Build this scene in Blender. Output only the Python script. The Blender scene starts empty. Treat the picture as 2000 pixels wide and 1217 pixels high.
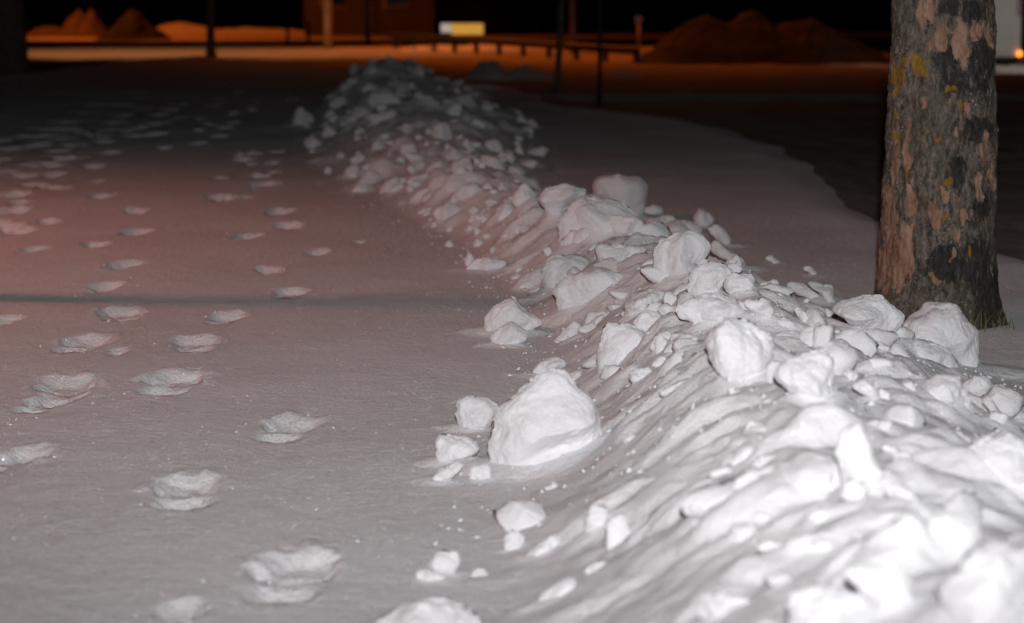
import bpy, math, random
import numpy as np
R = math.radians
rng = np.random.default_rng(7); random.seed(7)
scene = bpy.context.scene
COL = scene.collection

# ------------------------------------------------------------------ camera, sky, lights, exposure
HCAM, FPX, CX, CY, YH = 1.06, 4661.0, 1000.0, 608.5, 10.0      # photo pixels (2000 x 1217)
PITCH = math.atan((CY - YH) / FPX)
cam_d = bpy.data.cameras.new('camera'); cam = bpy.data.objects.new('camera', cam_d); COL.objects.link(cam)
cam.location = (0, 0, HCAM); cam.rotation_euler = (R(90) - PITCH, 0, 0)
cam_d.sensor_width = 23.6; cam_d.lens = 23.6 * FPX / 2000; cam_d.clip_start = .05; cam_d.clip_end = 2000
cam_d.dof.use_dof = True; cam_d.dof.focus_distance = 7.0; cam_d.dof.aperture_fstop = 2.3; cam_d.dof.aperture_blades = 7
scene.camera = cam
world = bpy.data.worlds.new('World'); scene.world = world; world.use_nodes = True
wn = world.node_tree; bg = wn.nodes['Background']
sky = wn.nodes.new('ShaderNodeTexSky'); sky.sky_type = 'NISHITA'; sky.sun_disc = False
sky.sun_elevation = R(-4); sky.sun_rotation = R(200)
wn.links.new(sky.outputs[0], bg.inputs[0]); bg.inputs[1].default_value = 0.012

def lamp(name, kind, loc, energy, color, aim=None, size=60, blend=.5, radius=.1):
    l = bpy.data.lights.new(name, kind); l.energy = energy; l.color = color; l.shadow_soft_size = radius
    o = bpy.data.objects.new(name, l); COL.objects.link(o); o.location = loc
    if kind == 'SPOT':
        l.spot_size = R(size); l.spot_blend = blend
        d = np.array(aim, float) - np.array(loc, float)
        o.rotation_euler = (math.atan2(math.hypot(d[0], d[1]), -d[2]), 0, math.atan2(d[1], d[0]) - math.pi / 2)
    return o
# the photographer's flash, just behind and above the lens
fl = lamp('flash', 'SPOT', (0.02, -.12, HCAM + .26), 1330, (1.0, .985, .99), (.25, 14, .60), 43, 1.0, .035)
fl.scale = (1.8, 1, 1)
RED = (1.0, .33, .235)
SOD = (1.0, .17, .015)
LAMPS = [  # lamp head position, energy, colour, aim, cone, blend, post base
    ((-6.5, 8.95, 5.2), 700, RED, (-4.3, 9.0, 0), 97, 1.0),
    ((-8.8, 54.0, 8.0), 2300, (1.0, .36, .12), (-7.8, 55.5, 0), 94, .5),
    ((-4.75, 62.0, 9.0), 0, SOD, None, 0, 0),
    ((-16.0, 78.5, 9.0), 5200, SOD, (-11.5, 83, 0), 104, .6),
    ((3.2, 51.0, 8.0), 1300, SOD, (4.0, 48, 0), 122, 1.0),
    ((-1.5, 66.0, 8.0), 4200, SOD, (-.4, 60.5, 0), 84, .8),
    ((11.5, 30.0, 5.5), 1500, (1.0, .9, .8), (9.4, 42.5, .2), 26, .5),
]
for (p, e, c, aim, cone, bl) in LAMPS:
    if e:
        q = lamp('street_light', 'SPOT', (p[0], p[1], p[2] - .16), e, c, aim, cone, bl, .26 if c is RED else .12)
        if c is RED: q.scale = (1.55, 1, 1)
vs = scene.view_settings; vs.view_transform = 'Standard'; vs.look = 'None'; vs.exposure = 0; vs.gamma = 1
vs.use_curve_mapping = False

# ------------------------------------------------------------------ helpers
def pix(px, py, d):            # photo pixel at distance d along +Y -> world point
    t = (CY - py) / FPX; c, s = math.cos(PITCH), math.sin(PITCH)
    fy, fz = c + t * s, -s + t * c
    return np.array([(px - CX) / FPX * d / fy, d, HCAM + fz / fy * d])
def gnd(px, py, z=0.0):
    t = (CY - py) / FPX; c, s = math.cos(PITCH), math.sin(PITCH)
    fy, fz = c + t * s, -s + t * c
    d = (z - HCAM) / fz * fy
    return pix(px, py, d)
_perm = rng.permutation(512); _perm = np.concatenate([_perm, _perm, _perm])
_gv = rng.normal(size=(512, 3)); _gv /= np.linalg.norm(_gv, axis=1)[:, None]
def noise3(x, y, z):
    x = np.asarray(x, float); y = np.asarray(y, float) + 0 * x; z = np.asarray(z, float) + 0 * x
    xi, yi, zi = np.floor(x).astype(np.int64), np.floor(y).astype(np.int64), np.floor(z).astype(np.int64)
    xf, yf, zf = x - xi, y - yi, z - zi
    u, v, w = [t * t * t * (t * (t * 6 - 15) + 10) for t in (xf, yf, zf)]
    out = 0
    for a in (0, 1):
        pa = _perm[(xi + a) & 511]; wa = u if a else 1 - u
        for b in (0, 1):
            pb = _perm[(pa + yi + b) & 511]; wb = v if b else 1 - v
            for c in (0, 1):
                g = _gv[_perm[(pb + zi + c) & 511] & 511]; wc = w if c else 1 - w
                out = out + wa * wb * wc * (g[..., 0] * (xf - a) + g[..., 1] * (yf - b) + g[..., 2] * (zf - c))
    return out * 1.5
def fbm(x, y, z=0, oct=4, gain=.5):
    o, a, f = 0, 1, 1
    for k in range(oct):
        o = o + a * noise3(np.asarray(x) * f + 17.3 * k, np.asarray(y) * f + 5.1 * k, np.asarray(z) * f + 9.7 * k); a *= gain; f *= 2.03
    return o
def sstep(a, b, x):
    t = np.clip((x - a) / (b - a), 0, 1); return t * t * (3 - 2 * t)

def mesh_obj(name, V, F, mat, parent=None, smooth=True, loc=(0, 0, 0)):
    me = bpy.data.meshes.new(name); V = np.asarray(V, float)
    if isinstance(F, np.ndarray):
        n = F.shape[1]
        me.vertices.add(len(V)); me.vertices.foreach_set('co', V.ravel())
        me.loops.add(F.size); me.loops.foreach_set('vertex_index', F.ravel().astype(np.int32))
        me.polygons.add(len(F)); me.polygons.foreach_set('loop_start', np.arange(0, F.size, n, dtype=np.int32))
        me.polygons.foreach_set('loop_total', np.full(len(F), n, np.int32))
        me.update(calc_edges=True)
    else:
        me.from_pydata([tuple(v) for v in V], [], [tuple(f) for f in F]); me.update()
    if smooth: me.polygons.foreach_set('use_smooth', np.ones(len(me.polygons), bool))
    if mat: me.materials.append(mat)
    o = bpy.data.objects.new(name, me); COL.objects.link(o); o.location = loc
    if parent: o.parent = parent
    return o
def tag(o, label=None, cat=None, group=None, kind=None):
    if label: o['label'] = label
    if cat: o['category'] = cat
    if group: o['group'] = group
    if kind: o['kind'] = kind
    return o
def empty(name, loc, label, cat, group=None, rz=0):
    o = bpy.data.objects.new(name, None); COL.objects.link(o); o.location = loc; o.rotation_euler = (0, 0, rz)
    return tag(o, label, cat, group)
class MB:
    def __init__(s): s.V = []; s.F = []
    def box(s, x0, x1, y0, y1, z0, z1, b=0.0):
        i = len(s.V)
        if b <= 0:
            s.V += [(x, y, z) for z in (z0, z1) for (x, y) in ((x0, y0), (x1, y0), (x1, y1), (x0, y1))]
            s.F += [[i + k for k in f] for f in ((3, 2, 1, 0), (4, 5, 6, 7), (0, 1, 5, 4), (1, 2, 6, 5), (2, 3, 7, 6), (3, 0, 4, 7))]
        else:   # chamfered: stack of inset rings
            rings = [(b, z0), (0, z0 + b), (0, z1 - b), (b, z1)]
            for ins, z in rings:
                a, c, d, e = x0 + ins, x1 - ins, y0 + ins, y1 - ins; q = b * .6 if ins == 0 else 0
                s.V += [(a + q, d, z), (c - q, d, z), (c, d + q, z), (c, e - q, z), (c - q, e, z), (a + q, e, z), (a, e - q, z), (a, d + q, z)]
            for r in range(3):
                for k in range(8):
                    s.F.append([i + r * 8 + k, i + r * 8 + (k + 1) % 8, i + r * 8 + 8 + (k + 1) % 8, i + r * 8 + 8 + k])
            s.F.append([i + k for k in range(7, -1, -1)]); s.F.append([i + 24 + k for k in range(8)])
        return s
    def tube(s, pts, rad, n=10):
        pts = np.asarray(pts, float); i = len(s.V)
        for k, p in enumerate(pts):
            d = pts[min(k + 1, len(pts) - 1)] - pts[max(k - 1, 0)]; d /= np.linalg.norm(d) + 1e-9
            a = np.cross(d, (0, 1, 0) if abs(d[1]) < .9 else (1, 0, 0)); a /= np.linalg.norm(a); b = np.cross(d, a)
            r = rad[k] if hasattr(rad, '__len__') else rad
            for j in range(n):
                t = 2 * math.pi * j / n; s.V.append(tuple(p + r * (math.cos(t) * a + math.sin(t) * b)))
        for k in range(len(pts) - 1):
            for j in range(n):
                s.F.append([i + k * n + j, i + k * n + (j + 1) % n, i + (k + 1) * n + (j + 1) % n, i + (k + 1) * n + j])
        s.F.append([i + j for j in range(n - 1, -1, -1)]); m = i + (len(pts) - 1) * n
        s.F.append([m + j for j in range(n)])
        return s
    def build(s, name, mat, parent=None, smooth=False): return mesh_obj(name, s.V, s.F, mat, parent, smooth)

# ------------------------------------------------------------------ materials
def new_mat(name):
    m = bpy.data.materials.new(name); m.use_nodes = True
    return m, m.node_tree.nodes, m.node_tree.links, m.node_tree.nodes['Principled BSDF']
def plain(name, col, rough=.6, metal=0, emit=None, es=0, var=.15, scale=8):
    m, N, L, p = new_mat(name); p.inputs['Roughness'].default_value = rough; p.inputs['Metallic'].default_value = metal
    tc = N.new('ShaderNodeTexCoord'); n = N.new('ShaderNodeTexNoise'); n.inputs['Scale'].default_value = scale; n.inputs['Detail'].default_value = 5
    L.new(tc.outputs['Object'], n.inputs['Vector'])
    r = N.new('ShaderNodeValToRGB'); r.color_ramp.elements[0].position = .3; r.color_ramp.elements[1].position = .7
    r.color_ramp.elements[0].color = tuple(c * (1 - var) for c in col) + (1,); r.color_ramp.elements[1].color = tuple(min(1, c * (1 + var)) for c in col) + (1,)
    L.new(n.outputs[0], r.inputs[0]); L.new(r.outputs[0], p.inputs['Base Color'])
    if emit: p.inputs['Emission Color'].default_value = tuple(emit) + (1,); p.inputs['Emission Strength'].default_value = es
    return m
def snow_mat(name, col, b1, b2, s1, s2, sparkle=.12, ripple=0.0):
    m, N, L, p = new_mat(name)
    tc = N.new('ShaderNodeTexCoord')
    geo = N.new('ShaderNodeNewGeometry')
    n0 = N.new('ShaderNodeTexNoise'); n0.inputs['Scale'].default_value = 3; n0.inputs['Detail'].default_value = 6
    L.new(geo.outputs['Position'], n0.inputs['Vector'])
    ramp = N.new('ShaderNodeValToRGB'); ramp.color_ramp.elements[0].position = .3; ramp.color_ramp.elements[1].position = .7
    ramp.color_ramp.elements[0].color = tuple(c * .93 for c in col) + (1,); ramp.color_ramp.elements[1].color = tuple(col) + (1,)
    L.new(n0.outputs[0], ramp.inputs[0]); L.new(ramp.outputs[0], p.inputs['Base Color'])
    p.inputs['Roughness'].default_value = .8; p.inputs['Specular IOR Level'].default_value = .15
    p.inputs['Diffuse Roughness'].default_value = .25
    na = N.new('ShaderNodeTexNoise'); na.inputs['Scale'].default_value = s1; na.inputs['Detail'].default_value = 8; na.inputs['Roughness'].default_value = .65
    nb = N.new('ShaderNodeTexNoise'); nb.inputs['Scale'].default_value = s2; nb.inputs['Detail'].default_value = 3
    for q in (na, nb): L.new(geo.outputs['Position'], q.inputs['Vector'])
    bu = N.new('ShaderNodeBump'); bu.inputs['Strength'].default_value = 1; bu.inputs['Distance'].default_value = b1
    bv = N.new('ShaderNodeBump'); bv.inputs['Strength'].default_value = 1; bv.inputs['Distance'].default_value = b2
    L.new(na.outputs[0], bu.inputs['Height']); L.new(nb.outputs[0], bv.inputs['Height']); L.new(bu.outputs[0], bv.inputs['Normal'])
    last = bv
    if ripple:
        mp = N.new('ShaderNodeMapping'); mp.inputs['Scale'].default_value = (20, 30, 20); mp.inputs['Rotation'].default_value = (0, 0, R(12))
        L.new(geo.outputs['Position'], mp.inputs['Vector'])
        nr = N.new('ShaderNodeTexNoise'); nr.inputs['Scale'].default_value = 1; nr.inputs['Detail'].default_value = 4; L.new(mp.outputs[0], nr.inputs['Vector'])
        br = N.new('ShaderNodeBump'); br.inputs['Distance'].default_value = ripple; br.inputs['Strength'].default_value = 1
        L.new(nr.outputs[0], br.inputs['Height']); L.new(last.outputs[0], br.inputs['Normal']); last = br
    L.new(last.outputs[0], p.inputs['Normal'])
    if sparkle:   # ice-crystal facets: each tiny cell has its own normal
        vo = N.new('ShaderNodeTexVoronoi'); vo.inputs['Scale'].default_value = 165; L.new(geo.outputs['Position'], vo.inputs['Vector'])
        vm = N.new('ShaderNodeVectorMath'); vm.operation = 'SUBTRACT'; L.new(vo.outputs['Color'], vm.inputs[0]); vm.inputs[1].default_value = (.5, .5, .5)
        vl = N.new('ShaderNodeVectorMath'); vl.operation = 'SCALE'; vl.inputs['Scale'].default_value = 4.0; L.new(vm.outputs[0], vl.inputs[0])
        va = N.new('ShaderNodeVectorMath'); va.operation = 'ADD'; L.new(vl.outputs[0], va.inputs[0]); L.new(geo.outputs['Normal'], va.inputs[1])
        vn = N.new('ShaderNodeVectorMath'); vn.operation = 'NORMALIZE'; L.new(va.outputs[0], vn.inputs[0])
        gl = N.new('ShaderNodeBsdfGlossy'); gl.inputs['Roughness'].default_value = .38; gl.inputs['Color'].default_value = (1, 1, 1, 1); L.new(vn.outputs[0], gl.inputs['Normal'])
        lt = N.new('ShaderNodeMath'); lt.operation = 'LESS_THAN'; lt.inputs[1].default_value = .36; L.new(vo.outputs['Distance'], lt.inputs[0])
        mu = N.new('ShaderNodeMath'); mu.operation = 'MULTIPLY'; mu.inputs[1].default_value = sparkle; L.new(lt.outputs[0], mu.inputs[0])
        mx = N.new('ShaderNodeMixShader'); L.new(mu.outputs[0], mx.inputs[0]); L.new(p.outputs[0], mx.inputs[1]); L.new(gl.outputs[0], mx.inputs[2])
        L.new(mx.outputs[0], N['Material Output'].inputs['Surface'])
    return m
SNOW = snow_mat('fresh_snow', (.88, .88, .90), .0105, .0036, 44, 190, .24, ripple=.0045)
RIDGE = snow_mat('ridge_snow', (.86, .86, .88), .0085, .0030, 38, 200, .10)
CHUNK = snow_mat('chunk_snow', (.82, .82, .84), .0042, .0030, 44, 220, .03)
ROADM = snow_mat('packed_dirty_snow', (.30, .27, .25), .02, .004, 14, 90, 0)
SHADED = snow_mat('shaded_pile', (.015, .013, .012), .06, .012, 4, 25, 0)  # shade put in the colour, to keep piles dark beside the orange lamps
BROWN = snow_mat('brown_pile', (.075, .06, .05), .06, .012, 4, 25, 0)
FARSNOW = snow_mat('bank_snow', (.62, .60, .58), .05, .01, 5, 30, 0)

# ------------------------------------------------------------------ terrain height
RS = np.array([  # distance, left foot, crest x, crest height, right foot of the ridge
    (1.0, -.25, .60, .33, 1.7), (3, -.15, .60, .31, 1.65), (4, -.10, .58, .29, 1.6), (5, -.02, .55, .265, 1.55), (6.2, .06, .55, .25, 1.5),
    (7.5, .06, .60, .25, 1.2), (9, -.04, .40, .19, 1.0), (11, -.32, .02, .16, .6), (14, -1.0, -.36, .17, .3), (18, -1.6, -.77, .24, .35),
    (23, -2.1, -1.2, .34, .3), (27, -2.1, -1.5, .46, -.2), (29.5, -2.0, -1.4, .3, -.3), (31.5, -1.8, -1.4, 0, -.8)])
def ridge_profile(x, y):
    xl, xc, h, xr = [np.interp(y, RS[:, 0], RS[:, k]) for k in (1, 2, 3, 4)]
    wob = .06 * fbm(y * .9, 3.3, 0, 3); xl = xl + wob; xr = xr + .08 * fbm(y * .7, 8.8, 0, 3)
    t = np.where(x < xc, (x - xl) / np.maximum(xc - xl, .05), (xr - x) / np.maximum(xr - xc, .05))
    t = np.clip(t, 0, 1)
    s = t * t * (3 - 2 * t)
    hump = 1 + .16 * fbm(y * 1.3, 1.7, 0, 2)
    return h * hump * s, t
TER = np.array([(-80, 36), (-7.6, 35.5), (-7.4, 43), (-6.5, 49), (-4.9, 46), (-3, 39.5), (-1, 33), (0, 30), (.35, 26), (1.55, 22), (1.96, 18.3),
                (1.72, 14.1), (1.72, 12), (2.05, 9.8), (2.7, 9.3), (8, 8.6), (80, 8), (80, -80), (-80, -80)], float)
def terrace_sd(x, y):          # > 0 outside the fresh-snow area
    best = np.full(np.shape(x), 1e9); inside = np.zeros(np.shape(x), bool); n = len(TER)
    for i in range(n):
        a, b = TER[i], TER[(i + 1) % n]; e = b - a
        t = np.clip(((x - a[0]) * e[0] + (y - a[1]) * e[1]) / (e @ e), 0, 1)
        best = np.minimum(best, np.hypot(x - a[0] - t * e[0], y - a[1] - t * e[1]))
        c = ((a[1] > y) != (b[1] > y)); xx = a[0] + (y - a[1]) / (e[1] if abs(e[1]) > 1e-9 else 1e-9) * e[0]
        inside ^= c & (x < xx)
    return np.where(inside, -best, best)
def base_height(x, y):
    rh, t = ridge_profile(x, y)
    sd = terrace_sd(x + .12 * fbm(x * 1.1, y * .6, 4, 2), y)
    z = .014 * fbm(x * .8, y * .5, 1.0, 3) + rh
    lum = np.clip(rh / .12, 0, 1)
    near = y < 33
    n1 = np.where(near, fbm(x * 5.5, y * 4.6, 2.0, 4), 0)
    n2 = np.where(near, np.abs(noise3(x * 10, y * 9.0, 5.0)), 0)
    z = z + lum * np.clip(y / 8, .6, 1) * (.024 * n1 + .018 * n2)
    z = z - np.where(y > 30, .05, .13) * sstep(-.1, .8, sd) + np.where(y > 30, .045 * np.exp(-((sd + .5) / .7) ** 2) * (1 + .8 * fbm(x * .9, y * .9, 3, 3)), .015 * np.exp(-((sd + .1) / .2) ** 2))
    z = z + sstep(0, .5, sd) * np.where(y < 80, .03 * fbm(x * 1.6, y * .8, 7, 4), 0)
    return z, rh, sd
def H(x, y):
    return float(base_height(np.array([x]), np.array([y]))[0][0])
def hit(px, py):               # photo pixel -> first point on the ground or ridge
    ds = np.concatenate([np.linspace(2.3, 12, 700), np.linspace(12, 60, 900)])
    p = np.array([pix(px, py, 1.0)])[0]; dx, dz = p[0], p[2] - HCAM
    z, _, _ = base_height(dx * ds, ds)
    below = (HCAM + dz * ds) < z
    d = ds[np.argmax(below)] if below.any() else 60.
    return pix(px, py, d)

# footprints: photo pixel, width factor, heading (deg)
PR = [(565, 1130, 1.1, 4), (360, 962, 1.05, -4), (560, 835, 1.0, 6), (335, 752, 1.15, 3), (380, 674, 1.05, -6), (440, 618, .9, 4), (565, 570, .85, 2),
      (525, 526, .8, -8), (620, 492, .7, 6), (125, 762, 1.15, -8), (85, 792, .8, 10), (160, 674, 1.1, 5), (235, 612, 1.1, -6), (200, 562, .85, 4),
      (240, 522, .9, 10), (185, 480, .8, -4), (262, 452, .9, 6), (265, 412, .85, -5), (195, 386, 1, 3), (15, 897, .9, 20), (345, 1205, .6, 0),
      (505, 346, 1, 0), (515, 362, 1.2, 5), (545, 414, 1, 3), (562, 441, 1, -4), (480, 460, .9, 8), (475, 312, 1.1, 0), (432, 387, 1.2, -5), (385, 281, 1, 8),
      (430, 266, 1, -3), (455, 240, 1, 3), (452, 222, 1, 0), (262, 266, 1.1, 4), (205, 278, 1, -8), (276, 250, 1, 3), (252, 226, 1, 0), (242, 206, 1, 6),
      (262, 191, 1, -3), (278, 180, 1, 0), (80, 252, 1.2, 5), (72, 267, 1, -6), (14, 292, 1.4, 0), (112, 297, 1, 5), (182, 327, 1, -10), (105, 342, 1, 4),
      (22, 382, 1.3, 0), (18, 412, 1.2, 6), (12, 442, 1.1, -4), (95, 365, .8, 3), (60, 325, 1, 0), (135, 240, 1, 0), (160, 258, 1, 4), (310, 240, 1, 0),
      (330, 215, 1, 4), (345, 205, 1, 0), (420, 205, 1, 0), (440, 250, 1, 3), (300, 262, .9, 0), (215, 300, 1, 3), (150, 310, .9, 0), (40, 345, 1, 2),
      (225, 240, 1, 0), (180, 222, 1, 0), (200, 205, 1, 0), (290, 170, 1, 0), (315, 225, .9, 0), (470, 180, 1, 0), (440, 165, 1, 0), (570, 195, 1, 0),
      (230, 692, .45, 0), (10, 625, .8, 0), (700, 470, .4, 0)]
for k in range(75):            # the farther, overlapping ones of the same tracks
    lane = random.choice([(60, 330), (130, 300), (250, 235), (330, 225), (450, 230), (500, 330), (20, 420), (200, 210), (60, 270), (440, 200)])
    PR.append((lane[0] + random.gauss(0, 32), max(158, lane[1] + random.gauss(0, 38)), random.uniform(.6, 1), random.uniform(-15, 15)))
def carve(X, Y, Z):
    for k, (px, py, s, hd) in enumerate(PR):
        c = gnd(px, py); a = R(hd); hl, hw = .18 * min(s, 1.15), .052 * s
        j = (np.abs(X - c[0]) < .6) & (np.abs(Y - c[1]) < .7)
        x, y = X[j] - c[0], Y[j] - c[1]
        u = x * math.sin(a) + y * math.cos(a); v = x * math.cos(a) - y * math.sin(a)
        n_ = fbm(x * 12 + k * 3.1, y * 8 + k, k * .7, 3)
        ro = np.sqrt((u / (hl * 1.1)) ** 2 + (v / (hw * 1.5)) ** 2) + .13 * n_
        r1 = (np.abs(v / (hw * 1.38)) ** 2.6 + np.abs((u - .42 * hl) / (hl * .58)) ** 2.6) ** (1 / 2.6) + .16 * n_     # sole
        r2 = (np.abs((v - .1 * hw) / (hw * 1.05)) ** 2.6 + np.abs((u + .62 * hl) / (hl * .36)) ** 2.6) ** (1 / 2.6) + .16 * n_   # heel
        dep = .82 * min(1, .4 + .6 * s) * (1 + 1.6 * min(1.5, max(0, (c[1] - 8) / 8)))
        t1, t2 = np.clip((1.14 - r1) / np.where(u > .42 * hl, .62, .3), 0, 1), np.clip((1.14 - r2) / np.where(u > -.62 * hl, .5, .3), 0, 1)
        dz = -.006 * dep * sstep(1.1, .5, ro) - dep * (1 + .08 * np.sin(u * 120 + k) + .25 * fbm(x * 30, y * 22, k, 3)) * np.maximum(.030 * t1 * t1 * (3 - 2 * t1), .026 * t2 * t2 * (3 - 2 * t2))
        q_ = dz / -.0085 + .6 * fbm(x * 9, y * 14, k + 20, 3); dz = .45 * dz - .55 * .0085 * (np.floor(q_) + sstep(.35, .75, q_ - np.floor(q_))) * (dz < -.003)   # broken crust layers
        dz += np.where(u < 0, .0025, .008) * s * (1 + min(1, max(0, (c[1] - 9) / 8))) * np.exp(-((ro - 1.12) / .16) ** 2) * np.clip(.2 + 1.8 * fbm(x * 15, y * 9, k + 50, 3), -.3, 1.5)
        Z[j] += dz
    return Z

def axis(core, step, out, n, ratio):
    a = step * np.cumsum(ratio ** np.arange(n)); return a[a < out]
xs_core = np.arange(-2.6, 2.605, .009)
ext = axis(0, .009, 260, 140, 1.08)
xs = np.concatenate([-2.6 - ext[::-1], xs_core, xs_core[-1] + ext])
ys = [2.5]
while ys[-1] < 31: ys.append(ys[-1] * 1.0030)
while ys[-1] < 100: ys.append(ys[-1] * 1.014)
while ys[-1] < 900: ys.append(ys[-1] * 1.09)
yb = 2.5 - axis(0, .02, 120, 90, 1.12)
ys = np.concatenate([yb[::-1], np.array(ys)])
X, Y = np.meshgrid(xs, ys); Z, RHT, SD = base_height(X, Y); Z = carve(X, Y, Z)
fine = (Y < 32) & (np.abs(X) < 4)
Z[fine] += .0018 * fbm(X[fine] * 13, Y[fine] * 9, 3.0, 3)
def CR(ox, oy, s): return lambda *p: [(ox + x / s, oy + y / s) for x, y in p]
A_ = CR(900, 320, 3.043); B_ = CR(1350, 480, 2.897); C_ = CR(700, 700, 2.353); D_ = CR(1300, 780, 2.784); I_ = CR(0, 0, 1); E_ = CR(500, 90, 3.12)
G1, G2, G3 = 'chunks on the crest of the ridge', 'chunks on the foreground hump of the ridge', 'chunks on the tree side of the ridge'
G4, G5 = 'chunks along the path side of the ridge', 'chunks on the far hump of the ridge'
LG = {G1: 'medium snow chunk wedged among the big broken blocks on the ridge crest', G2: 'blurred white snow lump half sunk in the broad foreground hump',
      G3: 'snow lump lying on the streaked ridge slope that falls towards the tree', G4: 'small snow lump at the ridge foot beside the footprints',
      G5: 'dim snow clod on the far hump of the ridge'}
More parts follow.
